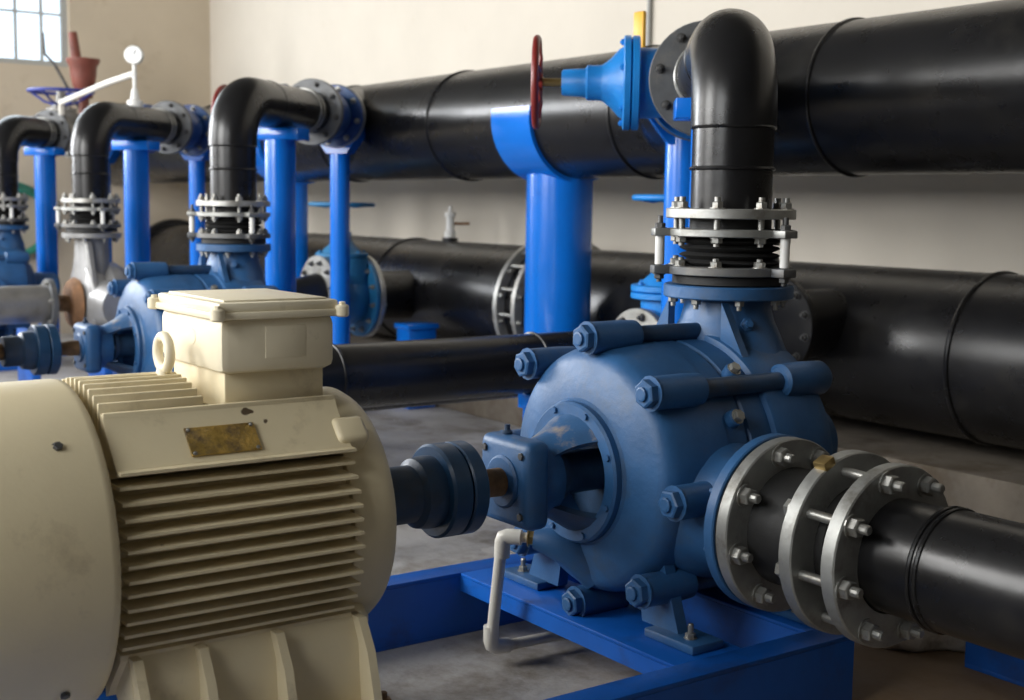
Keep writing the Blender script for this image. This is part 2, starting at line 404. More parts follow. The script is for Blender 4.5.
# ------------------------------------------------------------------ motor
def make_motor(x):
    t = thing('electric_motor', 'large beige finned electric motor with terminal box on top', 'motor', (x, 1.0, FT), 'beige electric motors')
    C = (x, 0, AX); M_ = 'motor_paint'
    MB().lathe([(0.2, 0.70), (0.238, 0.72), (0.238, 1.235), (0.2, 1.25)], C, YA, 56).build('stator_frame', M_, t)
    # side fins
    RF = 0.292
    for s in (-1, 1):
        for k in range(13):
            dz = 0.172 - 0.0268 * k
            xo = math.sqrt(RF ** 2 - dz ** 2) if abs(dz) < 0.15 else 0.256
            xi = math.sqrt(0.22 ** 2 - dz ** 2)
            j = random.uniform(-0.0025, 0.0025)
            m = MB()
            a, b = x + s * xi, x + s * (xo + j)
            m.prism([(0, -0.0055), (1, -0.003), (1, 0.003), (0, 0.0055)], (a, 0.752, AX + dz), (b - a, 0, 0), (0, 0, 1), 0.472 * (-s) if False else 0.472)
            o = m.build('cooling_fin', M_, t)
            # the prism grows along u x v; make sure it runs from y .752 to 1.224
            ys = [v.co.y for v in o.data.vertices]
            if min(ys) + 1.0 < 0.70:
                for v in o.data.vertices: v.co.y += 0.472
    # top fins (vertical) : short ones in front of the terminal box, long ones beside it
    for k in range(13):
        dx = -0.162 + 0.027 * k
        zo = math.sqrt(0.315 ** 2 - dx ** 2); zi = math.sqrt(0.22 ** 2 - dx ** 2)
        y1 = 1.224 if abs(dx) > 0.135 else 0.955
        m = MB(); m.bb(x + dx - 0.0045, x + dx + 0.0045, 0.752, y1, AX + zi, AX + zo, 0.003)
        m.build('cooling_fin', M_, t)
    # smooth corner pads between the fin banks
    for sx in (-1, 1):
        for sz in (-1, 1):
            pm = MB(); pm.prism([(0.150, 0.268), (0.166, 0.262), (0.178, 0.240), (0.236, 0.176), (0.236, 0.165), (0.15, 0.14)], (x, 1.224 if sx * sz > 0 else 0.752, AX), (sx, 0, 0), (0, 0, sz), 0.472)
            pm.build('corner_pad', M_, t)
    # name plate on the upper corner pad that faces the aisle
    pn = Vector((0.064, 0, 0.058)).normalized(); pc = Vector((x + 0.207, 0.965, AX + 0.208)) + pn * 0.003
    rot = Matrix((Vector((pn.z, 0, -pn.x)), Vector((0, 1, 0)), pn)).transposed()
    pl = MB().box(pc, (0.062, 0.14, 0.004), 0.001, rot).build('name_plate', 'gold_plate', t, label='crumpled gold name plate')
    for sy in (-1, 1):
        for sx in (-1, 1):
            bolt(pl, pc + rot @ Vector((sx * 0.026, sy * 0.063, 0.002)), pn, r=0.0035, h=0.003, stud=0, name='rivet')
    # fan cover
    fc = MB().lathe([(0.05, 0.262), (0.15, 0.27), (0.24, 0.29), (0.29, 0.325), (0.308, 0.365), (0.313, 0.42), (0.315, 0.715), (0.313, 0.728), (0.306, 0.733), (0.302, 0.728), (0.302, 0.70), (0.21, 0.70)], C, YA, 72).build('fan_cover', M_, t, angle=50)
    for a in (46, 136, 226, 316):
        a = math.radians(a); d = Vector((math.cos(a), 0, math.sin(a)))
        bolt(fc, Vector((x, 0.655, AX)) + d * 0.313, d, r=0.009, h=0.008, stud=0, m='bolt_dark', name='screw')
    # drive end shield
    es = MB().lathe([(0.235, 1.222), (0.25, 1.226), (0.262, 1.262), (0.259, 1.305), (0.248, 1.322), (0.222, 1.328), (0.16, 1.337), (0.10, 1.35), (0.095, 1.385), (0.07, 1.392), (0.03, 1.393)], C, YA, 64).build('end_shield', M_, t)
    bolt_ring(es, (x, 1.386, AX), YA, 0.08, 4, 0.4, r=0.008, h=0.007, stud=0)
    for sx in (-1, 1):
        for sz in (-1, 1):
            rot = Matrix.Rotation(-sx * sz * PI / 4, 3, 'Y')
            c = Vector((x + sx * 0.198, 1.235, AX + sz * 0.192))
            l = MB().box(c, (0.055, 0.07, 0.06), 0.012, rot, 3).build('bolt_lug', M_, t)
            bolt(l, c + Vector((0, 0.035, 0)), (0, 1, 0), r=0.010, h=0.010, stud=0, m='motor_paint')
            bolt(l, c + Vector((0, -0.035, 0)), (0, -1, 0), r=0.010, h=0.010, stud=0.004, m='motor_paint')
    MB().lathe([(0.037, 1.38), (0.037, 1.46)], C, YA, 24).build('motor_shaft', 'rusty_shaft', t)
    # terminal box
    tb = MB().bb(x - 0.163, x + 0.16, 0.982, 1.230, 0.874, 0.983, 0.018).build('terminal_box', 'box_paint', t)
    MB().bb(x - 0.135, x + 0.135, 1.0, 1.215, 0.80, 0.889, 0.006).build('box_pedestal', M_, t)
    lid = MB(); lid.bb(x - 0.17, x + 0.17, 0.971, 1.242, 0.980, 0.995, 0.004); lid.bb(x - 0.163, x + 0.163, 0.978, 1.235, 0.993, 1.0135, 0.006)
    lid.bb(x - 0.145, x + 0.145, 0.996, 1.217, 1.0125, 1.0175, 0.002)
    lid = lid.build('box_lid', 'box_paint', tb)
    for sx in (-1, 1):
        for sy in (-1, 1):
            e = Vector((x + sx * 0.168, 1.1065 + sy * 0.133, 0.991))
            MB().cyl(e - Vector((0, 0, 0.012)), e + Vector((0, 0, 0.012)), 0.014, None, 14, 0.003).build('lid_ear', 'box_paint', tb)
            bolt(tb, e + Vector((0, 0, 0.012)), (0, 0, 1), r=0.007, h=0.006, stud=0, name='lid_screw', m='box_paint')
    MB().bb(x + 0.155, x + 0.1615, 1.075, 1.162, 0.902, 0.966, 0.002).build('box_panel', 'box_paint', tb)
    for dx in (0.02,):
        MB().lathe([(0.018, 0), (0.018, 0.003), (0.016, 0.005), (0.0, 0.005)], (x + dx, 0.986, 0.938), (0, -1, 0), 20).build('cable_entry_plug', 'box_paint', tb)
    # lifting eye
    e = MB(); e.torus((x, 0.93, 0.905), YA, 0.033, 0.0105, 32, 10); e.cyl((x, 0.93, 0.83), (x, 0.93, 0.875), 0.024, 0.014, 16)
    e.build('lifting_eye', 'box_paint', t)
    # feet
    for s in (-1, 1):
        f = MB(); f.bb(x + s * 0.26 - 0.085, x + s * 0.26 + 0.085, 0.745, 1.285, FT, FT + 0.028, 0.006)
        f.prism([(0.13, 0.20), (0.235, 0.20), (0.262, 0.15), (0.275, 0.02), (0.25, 0.02), (0.16, 0.12)], (x, 1.245 if s > 0 else 0.765, FT), (s, 0, 0), (0, 0, 1), 0.48)
        f.build('motor_foot', M_, t)
        for y in (0.775, 0.90, 1.055, 1.235):
            MB().prism([(0.18, 0.20), (0.262, 0.20), (0.30, 0.14), (0.335, 0.026), (0.18, 0.026)], (x, y + (0.009 if s > 0 else -0.009), FT), (s, 0, 0), (0, 0, 1), 0.018).build('foot_rib', M_, t)
        for y in (0.86, 1.255):
            bolt(t, (x + s * 0.31, y, FT + 0.028), (0, 0, 1), r=0.018, h=0.016, stud=0.012, m='rusty_shaft', name='anchor_bolt')
    return t

# ------------------------------------------------------------------ coupling
def make_coupling(x, label):
    t = thing('shaft_coupling', label, 'coupling', (x, 1.55, AX), 'blue shaft couplings'); C = (x, 0, AX)
    MB().lathe([(0.03, 1.43), (0.062, 1.43), (0.066, 1.436), (0.066, 1.50), (0.08, 1.51), (0.084, 1.535), (0.084, 1.562), (0.03, 1.562)], C, YA, 40).build('motor_hub', 'pump_dark', t)
    MB().lathe([(0.05, 1.556), (0.103, 1.556), (0.109, 1.562), (0.109, 1.603), (0.105, 1.607), (0.05, 1.607)], C, YA, 48).build('coupling_flange', 'coupling_blue', t)
    MB().lathe([(0.05, 1.606), (0.098, 1.606), (0.098, 1.611), (0.05, 1.611)], C, YA, 48).build('rubber_insert', 'rubber', t)
    MB().lathe([(0.03, 1.611), (0.105, 1.611), (0.109, 1.615), (0.109, 1.648), (0.103, 1.653), (0.055, 1.654), (0.052, 1.668), (0.03, 1.668)], C, YA, 48).build('coupling_flange', 'coupling_blue', t)
    return t

# ------------------------------------------------------------------ pump
def make_pump(x, label):
    t = thing('centrifugal_pump', label, 'pump', (x, 2.2, FT), 'blue ring section pumps'); C = (x, 0, AX); B = 'pump_blue'
    MB().lathe([(0.030, 1.56), (0.030, 1.70), (0.034, 1.71), (0.034, 2.05)], C, YA, 24).build('pump_shaft', 'rusty_shaft', t)
    # bearing housing
    bh = MB(); bh.box((x, 1.795, AX), (0.205, 0.07, 0.212), 0.022, None, 3); bh.lathe([(0.092, 1.80), (0.095, 1.85), (0.088, 1.885)], C, YA, 32)
    bh.lathe([(0.058, 1.752), (0.064, 1.757), (0.064, 1.77)], C, YA, 28)
    bh = bh.build('bearing_housing', B, t)
    for a in (45, 135, 225, 315):
        a = math.radians(a); bolt(bh, (x + 0.108 * math.cos(a) * 0.98, 1.7625, AX + 0.108 * math.sin(a) * 0.95), (0, -1, 0), r=0.0095, h=0.008, stud=0.0, m='bolt_dark')
    MB().lathe([(0.012, 0), (0.014, 0.012), (0.007, 0.018), (0.007, 0.03), (0.0, 0.03)], (x - 0.04, 1.80, AX + 0.099), (0, 0, 1), 14).build('grease_cap', 'pump_dark', bh)
    # lantern bracket: upper and lower arm, open at the sides
    for s in (1, -1):
        a = MB(); n = 9; rows = []
        for i in range(n):
            f = i / (n - 1); y = 1.835 + 0.142 * f
            rr = 0.088 + 0.068 * (f ** 1.5); half = math.radians(52 - 8 * math.sin(f * PI))
            row = []
            for j in range(9):
                th = -half + 2 * half * j / 8
                row.append((y, rr, th))
            rows.append(row)
        bmv = []
        for thick in (0.0, -0.018):
            bmv.append([[a.bm.verts.new((x + (r + thick) * math.sin(th), y, AX + s * (r + thick) * math.cos(th))) for (y, r, th) in row] for row in rows])
        for i in range(n - 1):
            for j in range(8):
                for g in bmv: a.bm.faces.new((g[i][j], g[i][j + 1], g[i + 1][j + 1], g[i + 1][j]))
            for j in (0, 8): a.bm.faces.new((bmv[0][i][j], bmv[0][i + 1][j], bmv[1][i + 1][j], bmv[1][i][j]))
        for i in (0, n - 1):
            for j in range(8): a.bm.faces.new((bmv[0][i][j], bmv[0][i][j + 1], bmv[1][i][j + 1], bmv[1][i][j]))
        a.build('bracket_arm', 'worn_blue' if s > 0 else 'pump_dark', t)  # lower arm coloured darker: its shade is painted in
    MB().lathe([(0.04, 2.060), (0.1445, 2.060)], C, YA, 40, False).build('recess_shade_disc', 'pump_dark', t)  # thin disc added over the recess bottom; its dark colour stands in for shade
    gl = MB().lathe([(0.05, 1.90), (0.066, 1.90), (0.066, 1.918), (0.052, 1.922), (0.052, 2.07)], C, YA, 28).build('gland', 'pump_dark', t)
    for s in (-1, 1): bolt(gl, (x + s * 0.058, 1.899, AX), (0, -1, 0), r=0.009, h=0.012, stud=0.02)
    rg = MB().lathe([(0.138, 1.962), (0.170, 1.962), (0.176, 1.968), (0.176, 1.992), (0.138, 1.994), (0.138, 1.962)], C, YA, 48, False).build('bracket_ring', B, t)
    bolt_ring(rg, (x, 1.963, AX), (0, -1, 0), 0.160, 8, 0.39, r=0.0085, h=0.008, stud=0.0, m='pump_blue')
    # casing
    MB().lathe([(0.04, 2.07), (0.145, 2.065), (0.150, 1.99), (0.178, 1.984), (0.184, 1.990), (0.21, 1.993), (0.272, 2.008), (0.290, 2.018), (0.303, 2.034), (0.310, 2.055), (0.318, 2.12), (0.320, 2.205)], C, YA, 72).build('suction_cover', B, t, angle=30)
    MB().lathe([(0.30, 2.20), (0.318, 2.206), (0.318, 2.268), (0.310, 2.274), (0.310, 2.28), (0.318, 2.286), (0.318, 2.36), (0.30, 2.365)], C, YA, 72).build('stage_casing', B, t)
    MB().lathe([(0.30, 2.352), (0.332, 2.36), (0.336, 2.37), (0.336, 2.52), (0.325, 2.56), (0.28, 2.60), (0.19, 2.615), (0.17, 2.66), (0.11, 2.68), (0.10, 2.84), (0.08, 2.86), (0.0, 2.86)], C, YA, 72).build('discharge_cover', B, t, angle=30)
    # tie bolts
    for k in range(8):
        a = math.radians(2 + 45 * k); px_, pz_ = x + 0.342 * math.sin(a), AX - 0.004 + 0.338 * math.cos(a)
        O = (px_, 0, pz_)
        tbm = MB(); tbm.lathe([(0.035, 2.000), (0.040, 2.006), (0.041, 2.10), (0.039, 2.15), (0.032, 2.157)], O, YA, 24)
        tbm.build('bolt_boss', B, t)
        MB().lathe([(0.024, 2.15), (0.024, 2.45)], O, YA, 18).build('tie_rod', 'pump_dark', t)
        MB().lathe([(0.034, 2.425), (0.043, 2.432), (0.046, 2.50), (0.044, 2.575), (0.034, 2.59), (0.0, 2.592)], O, YA, 24).build('bolt_boss', B, t)
        bolt(t, (px_, 2.002, pz_), (0, -1, 0), r=0.034, h=0.026, stud=0.008, m='pump_blue', name='tie_nut')
        # web from boss to casing
        d = Vector((math.sin(a), 0, math.cos(a)))
    # discharge nozzle
    D = (x, YD, 0)
    nz = MB(); n = 48
    prof = [(0.112, 0.975), (0.114, 0.94), (0.122, 0.91), (0.142, 0.875), (0.172, 0.83), (0.20, 0.78)]
    rings = []
    for r, h in prof:
        ry = min(r, 0.135 + (r - 0.135) * 0.2) if r > 0.135 else r
        rings.append([nz.bm.verts.new((x + r * 1.05 * math.cos(2 * PI * k / n), YD - 0.03 * (0.975 - h) + ry * math.sin(2 * PI * k / n), h)) for k in range(n)])
    for a, b in zip(rings, rings[1:]):
        for k in range(n): nz.bm.faces.new((a[k], a[(k + 1) % n], b[(k + 1) % n], b[k]))
    nz.build('discharge_nozzle', B, t, angle=50)
    for s in (-1, 1):
        MB().prism([(0.10, 0.965), (0.20, 0.80), (0.28, 0.735), (0.10, 0.76)], (x, YD - 0.11 + (0.012 if s > 0 else -0.012), 0), (s, 0, 0), (0, 0, 1), 0.024).build('nozzle_rib', B, t)
    flange(t, (x, YD, 0.9875), (0, 0, 1), 0.10, 0.172, 0.034, B, n=8, rb=0.147, bolts='back', name='discharge_flange', br=0.013)
    pg = MB().lathe([(0.018, 0), (0.018, 0.018), (0.010, 0.022), (0.010, 0.034), (0.0, 0.034)], (x + 0.112, YD - 0.045, 0.905), (0.85, -0.4, 0.2), 6).build('vent_plug', 'pump_blue', t)
    # suction nozzle
    sn = MB(); sn.lathe([(0.19, 0.18), (0.175, 0.27), (0.152, 0.33), (0.145, 0.42)], (x, 2.22, 0.485), (1, 0, 0), 48); sn.build('suction_nozzle', B, t)
    flange(t, (x + 0.435, 2.22, 0.485), (1, 0, 0), 0.12, 0.204, 0.03, B, n=8, rb=0.176, bolts='back', off=0.3, name='suction_flange', br=0.014, bm_='pump_blue')
    # plugs on the casing
    for (a, y) in ((40, 2.30), (62, 2.235), (118, 2.12)):
        a = math.radians(a); d = Vector((math.sin(a), 0, math.cos(a)))
        p = MB().lathe([(0.022, -0.02), (0.022, 0.016), (0.018, 0.02)], Vector((x, y, AX)) + d * 0.322, d, 18).build('plug_boss', B, t)
        bolt(p, Vector((x, y, AX)) + d * 0.34, d, r=0.015, h=0.014, stud=0.0)
    # drain lug for the gland water
    MB().tube([(x - 0.105, 1.935, 0.362), (x - 0.085, 1.955, 0.36), (x - 0.03, 2.0, 0.345), (x + 0.01, 2.06, 0.29)], [0.026, 0.034, 0.05, 0.06], 20).build('drain_boss', B, t)
    # feet
    for s in (-1, 1):
        for y0, y1 in ((2.03, 2.13), (2.42, 2.47)):
            f = MB(); f.bb(x + s * 0.30 - 0.085, x + s * 0.30 + 0.085, y0, y1, FT, FT + 0.022, 0.005)
            f.prism([(0.13, 0.26), (0.235, 0.20), (0.30, 0.02), (0.17, 0.02)], (x, (y0 + y1) / 2 + (0.016 if s > 0 else -0.016), FT), (s, 0, 0), (0, 0, 1), 0.032)
            fo = f.build('pump_foot', B, t)
            bolt(fo, (x + s * 0.335, (y0 + y1) / 2 - 0.01, FT + 0.022), (0, 0, 1), r=0.013, h=0.013, stud=0.022)
    return t

# ------------------------------------------------------------------ expansion joint above each pump
E1 = Vector((0.58, 0.81, 0)).normalized(); E2 = Vector((0.81, -0.58, 0)).normalized()
def make_joint(x, label):
    t = thing('expansion_joint', label, 'expansion joint', (x, YD, 1.005), 'bolted expansion joints on the risers'); O = (x, YD, 0); Z = (0, 0, 1)
    def P(a, r, z): a = math.radians(a); v = E1 * math.cos(a) * r + E2 * math.sin(a) * r; return Vector((x + v.x, YD + v.y, z))
    rods = (173, 52, 293)
    for z, th, m in ((1.043, 0.022, 'dark_flange'), (1.142, 0.02, 'grey_flange'), (1.192, 0.026, 'galvanized')):
        f = MB().ring((x, YD, z), Z, 0.105, 0.171, -th / 2, th / 2, 48, 0.002)
        if z < 1.15:
            for a in rods:
                d = P(a, 1, 0) - Vector((x, YD, 0)); q = Matrix.Rotation(math.atan2(d.y, d.x), 3, 'Z')
                f.box(P(a, 0.18, z), (0.06, 0.05, th), 0.003, q)
        f.build('flange_plate', m, t)
    MB().lathe([(0.106, 1.006), (0.15, 1.008), (0.15, 1.028), (0.108, 1.032)], O, Z, 40).build('gasket', 'rubber', t)
    pr = [(0.108, 1.054)]
    for i in range(4):
        z = 1.058 + i * 0.019; pr += [(0.128, z + 0.002), (0.134, z + 0.006), (0.128, z + 0.010), (0.112, z + 0.014)]
    pr += [(0.108, 1.134)]
    MB().lathe(pr, O, Z, 44).build('rubber_bellows', 'rubber', t)
    MB().lathe([(0.108, 1.12), (0.108, 1.19)], O, Z, 40).build('inner_sleeve', 'rubber', t)
    for k in range(8):
        a = 22.5 + 45 * k
        MB().cyl(P(a, 0.147, 1.108), P(a, 0.147, 1.235), 0.0085, None, 10).build('stud', 'bolt_zinc', t)
        bolt(t, P(a, 0.147, 1.205), Z, r=0.0155, h=0.018, stud=0.0, name='nut')
        bolt(t, P(a, 0.147, 1.132), (0, 0, -1), r=0.0155, h=0.016, stud=0.0, name='nut')
        bolt(t, P(a, 0.147, 1.054), Z, r=0.0155, h=0.016, stud=0.008, name='nut')
    for a in rods:
        MB().cyl(P(a, 0.19, 1.01), P(a, 0.19, 1.185), 0.007, None, 10).build('limit_rod', 'bolt_dark', t)
        MB().cyl(P(a, 0.19, 1.056), P(a, 0.19, 1.132), 0.0125, None, 16, 0.001).build('spacer_sleeve', 'white_sleeve', t)
        bolt(t, P(a, 0.19, 1.152), Z, r=0.014, h=0.014, stud=0.0, m='bolt_dark', name='nut')
        bolt(t, P(a, 0.19, 1.032), (0, 0, -1), r=0.014, h=0.014, stud=0.0, m='bolt_dark', name='nut')
    return t

# ------------------------------------------------------------------ riser + lateral, one pipe
def lat_dir(alpha): a = math.radians(alpha); return Vector((-math.cos(a), math.sin(a), 0))
def make_riser(x, alpha, s_end, label, ZL=1.64):
    t = thing('discharge_pipe', label, 'pipe', (x, YD, 1.205), 'black discharge pipes'); d = lat_dir(alpha)
    P = lambda s, z=ZL: Vector((x, YD, z)) + d * s
    rb = 0.2
    MB().cyl((x, YD, 1.1935), (x, YD, ZL - 0.21), 0.107, None, 40).build('riser_pipe', 'black_pipe', t)
    pts = [(x, YD, ZL - 0.222)] + arc(Vector((x, YD, ZL - rb)) + d * rb, rb, -d, (0, 0, 1), 14) + [P(0.36)]
    MB().tube(pts, 0.1125, 40).build('elbow', 'black_pipe', t)
    MB().cyl(P(0.35), P(s_end), 0.1085, None, 40).build('lateral_pipe', 'black_pipe', t)
    for z in (ZL - 0.222, ZL - 0.33): MB().torus((x, YD, z), (0, 0, 1), 0.108, 0.0055, 48, 8).build('weld_bead', 'black_pipe', t)
    MB().torus(P(0.362), d, 0.109, 0.006, 48, 8).build('weld_bead', 'black_pipe', t)
    for ds in (0.10, 0.14): MB().torus(P(s_end - ds), d, 0.112, 0.0045, 48, 6).build('wire_band', 'galvanized', t)
    return t

# ------------------------------------------------------------------ gate valves
def make_valve(name, label, cat, c, flow, stem, k=1.0, r_pipe=0.1125, r_fl=0.2, half=0.165, wheel_r=0.165, wheel_m='wheel_red', fl_m='dark_flange', body_m='valve_blue', reach=0.585, group=None, bolts_n=8, dish=0.0):
    t = thing(name, label, cat, c, group)
    c = Vector(c); flow = Vector(flow).normalized(); stem = Vector(stem).normalized(); side = flow.cross(stem)
    b = MB(); b.lathe([(r_pipe * 0.95, -half), (r_pipe * 1.0, -half * 0.6), (r_pipe * 1.15, -half * 0.35), (r_pipe * 1.2, 0), (r_pipe * 1.15, half * 0.35), (r_pipe, half * 0.6), (r_pipe * 0.95, half)], c, flow, 36)
    b.lathe([(r_pipe * 1.1, 0), (r_pipe * 1.05, 0.12 * k), (r_pipe * 1.1, 0.2 * k), (r_pipe * 1.1, 0.235 * k)], c, stem, 32)
    b.build('valve_body', body_m, t)
    flange(t, c - flow * half, flow, r_pipe * 0.9, r_fl, 0.03, fl_m, n=bolts_n, rb=r_fl * 0.83, bolts='back', name='end_flange', bm_='bolt_dark')
    flange(t, c - flow * (half - 0.032), flow, r_pipe * 0.9, r_fl * 0.98, 0.026, body_m, n=bolts_n, rb=r_fl * 0.83, bolts='front', name='body_flange')
    flange(t, c + flow * (half - 0.032), flow, r_pipe * 0.9, r_fl * 0.98, 0.026, body_m, n=bolts_n, rb=r_fl * 0.83, bolts='back', name='body_flange')
    flange(t, c + flow * half, flow, r_pipe * 0.9, r_fl, 0.03, 'galvanized', n=bolts_n, rb=r_fl * 0.83, bolts='front', name='end_flange')
    # bonnet flanges
    for h0, h1 in ((0.222, 0.25), (0.252, 0.28)):
        f = MB().lathe([(0.05 * k, h0 * k), (0.158 * k, h0 * k), (0.165 * k, (h0 + 0.004) * k), (0.165 * k, (h1 - 0.004) * k), (0.158 * k, h1 * k), (0.05 * k, h1 * k)], c, stem, 40).build('bonnet_flange', body_m, t)
        if h0 > 0.23: bolt_ring(f, c + stem * h1 * k, stem, 0.142 * k, 6, 0.3, r=0.011, h=0.010, stud=0.004, m=body_m)
    MB().lathe([(0.128 * k, 0.278 * k), (0.118 * k, 0.295 * k), (0.085 * k, 0.325 * k), (0.066 * k, 0.35 * k), (0.062 * k, 0.36 * k), (0.062 * k, 0.405 * k), (0.052 * k, 0.412 * k), (0.050 * k, 0.42 * k), (0.046 * k, 0.49 * k), (0.040 * k, 0.497 * k), (0.0, 0.497 * k)], c, stem, 32).build('bonnet', body_m, t)
    MB().lathe([(0.015 * k, 0.49 * k), (0.015 * k, reach * k + 0.02)], c, stem, 14).build('stem', 'brass', t)
    hw = MB().torus(c + stem * reach * k, stem, wheel_r - 0.013, 0.0135, 48, 10).build('handwheel', wheel_m, t)
    MB().lathe([(0.030, -0.02), (0.032, 0.0), (0.026, 0.02)], c + stem * (reach * k - dish), stem, 18).build('wheel_hub', wheel_m, hw)
    x, y, z = basis(stem)
    for i in range(5):
        a = 2 * PI * i / 5 + 0.35; d = x * math.cos(a) + y * math.sin(a); p = c + stem * reach * k
        MB().tube([p + d * 0.02 - stem * dish, p + d * (wheel_r * 0.5) - stem * (0.012 + dish * 0.6), p + d * (wheel_r - 0.013)], [0.012, 0.009, 0.010], 8).build('spoke', wheel_m, hw)
    return t

# ------------------------------------------------------------------ supports
def pipe_post(x, y, r, z_pipe_bottom, label, kind='plate', d=None, group='round blue pipe support posts', base=True):
    t = thing('pipe_support', label, 'support post', (x, y, 0), group)
    ztop = z_pipe_bottom - (0.06 if kind == 'plate' else 0.03)
    MB().cyl((x, y, 0.014), (x, y, ztop), r, None, 36).build('post', 'post_blue', t)
    bp = MB().bb(x - r * 1.9, x + r * 1.9, y - r * 1.9, y + r * 1.9, 0, 0.015, 0.003).build('base_plate', 'post_blue', t)
    for sx in (-1, 1):
        for sy in (-1, 1): bolt(bp, (x + sx * r * 1.5, y + sy * r * 1.5, 0.015), (0, 0, 1), r=0.011, h=0.012, stud=0.015)
    q = Matrix.Rotation(math.atan2(d.y, d.x), 3, 'Z') if d else None
    if kind == 'plate':
        MB().box((x, y, z_pipe_bottom - 0.03), (0.15 if r > 0.05 else 0.07, 0.26 if r > 0.05 else 0.08, 0.06), 0.004, q).build('top_plate', 'post_blue', t)
    else:
        # V shaped saddle of two sloping plates
        m = MB(); dd = Vector(d); sd = Vector((-dd.y, dd.x, 0))
        for s in (-1, 1):
            m.prism([(0.0, -0.08), (0.0, 0.0), (0.11, 0.075), (0.135, 0.075), (0.135, 0.02), (0.06, -0.08)], Vector((x, y, z_pipe_bottom)) - dd * 0.06 * s, sd * s, (0, 0, 1), 0.12)
        m.build('saddle', 'post_blue', t)
    return t

# ------------------------------------------------------------------ build the near set
frame1 = make_frame(PX[0], 'blue steel channel frame under the beige motor and its pump')
motor1 = make_motor(PX[0])
coup1 = make_coupling(PX[0], 'blue round flanged coupling between the beige motor and the pump')
pump1 = make_pump(PX[0], 'large blue pump with tie bolts coupled to the beige finned motor')
joint1 = make_joint(PX[0], 'grey flanged expansion joint with white sleeves on the tie bolted blue pump')
AL = [39.5, 50, 50, 50]
ZLS = [1.64, 1.68, 1.68, 1.69]
SE = [1.02, 0.93, 0.93, 0.93]
riser1 = make_riser(PX[0], AL[0], SE[0], 'thick black elbow pipe rising from the pump beside the red handwheel valve')
# second set: same machine
dx = PX[1] - PX[0]
dup(frame1, (dx, 0, 0), 'blue base frame of the pump behind the terminal box')
m2 = dup(motor1, (dx, 0, 0), 'beige motor driving the blue pump behind the terminal box')
dup(coup1, (dx, 0, 0), 'teal blue coupling on the pump behind the eye bolt of the motor')
dup(pump1, (dx, 0, 0), 'blue pump standing behind the beige terminal box')
dup(joint1, (dx, 0, 0), 'grey flanged expansion joint on the pump behind the terminal box')
make_riser(PX[1], AL[1], SE[1], 'black elbow pipe rising behind the beige terminal box', ZLS[1])
# fourth set
dx = PX[3] - PX[0]
dup(frame1, (dx, 0, 0), 'blue base frame of the last pump before the window wall')
dup(pump1, (dx, 0, 0), 'blue pump nearest the window wall')
dup(motor1, (dx, 0, 0), 'beige motor of the last pump before the window wall')
dup(coup1, (dx, 0, 0), 'coupling of the last pump before the window wall')
dup(joint1, (dx, 0, 0), 'expansion joint on the last pump before the window wall')
make_riser(PX[3], AL[3], 0.60, 'black elbow pipe of the last pump under the window', ZLS[3])
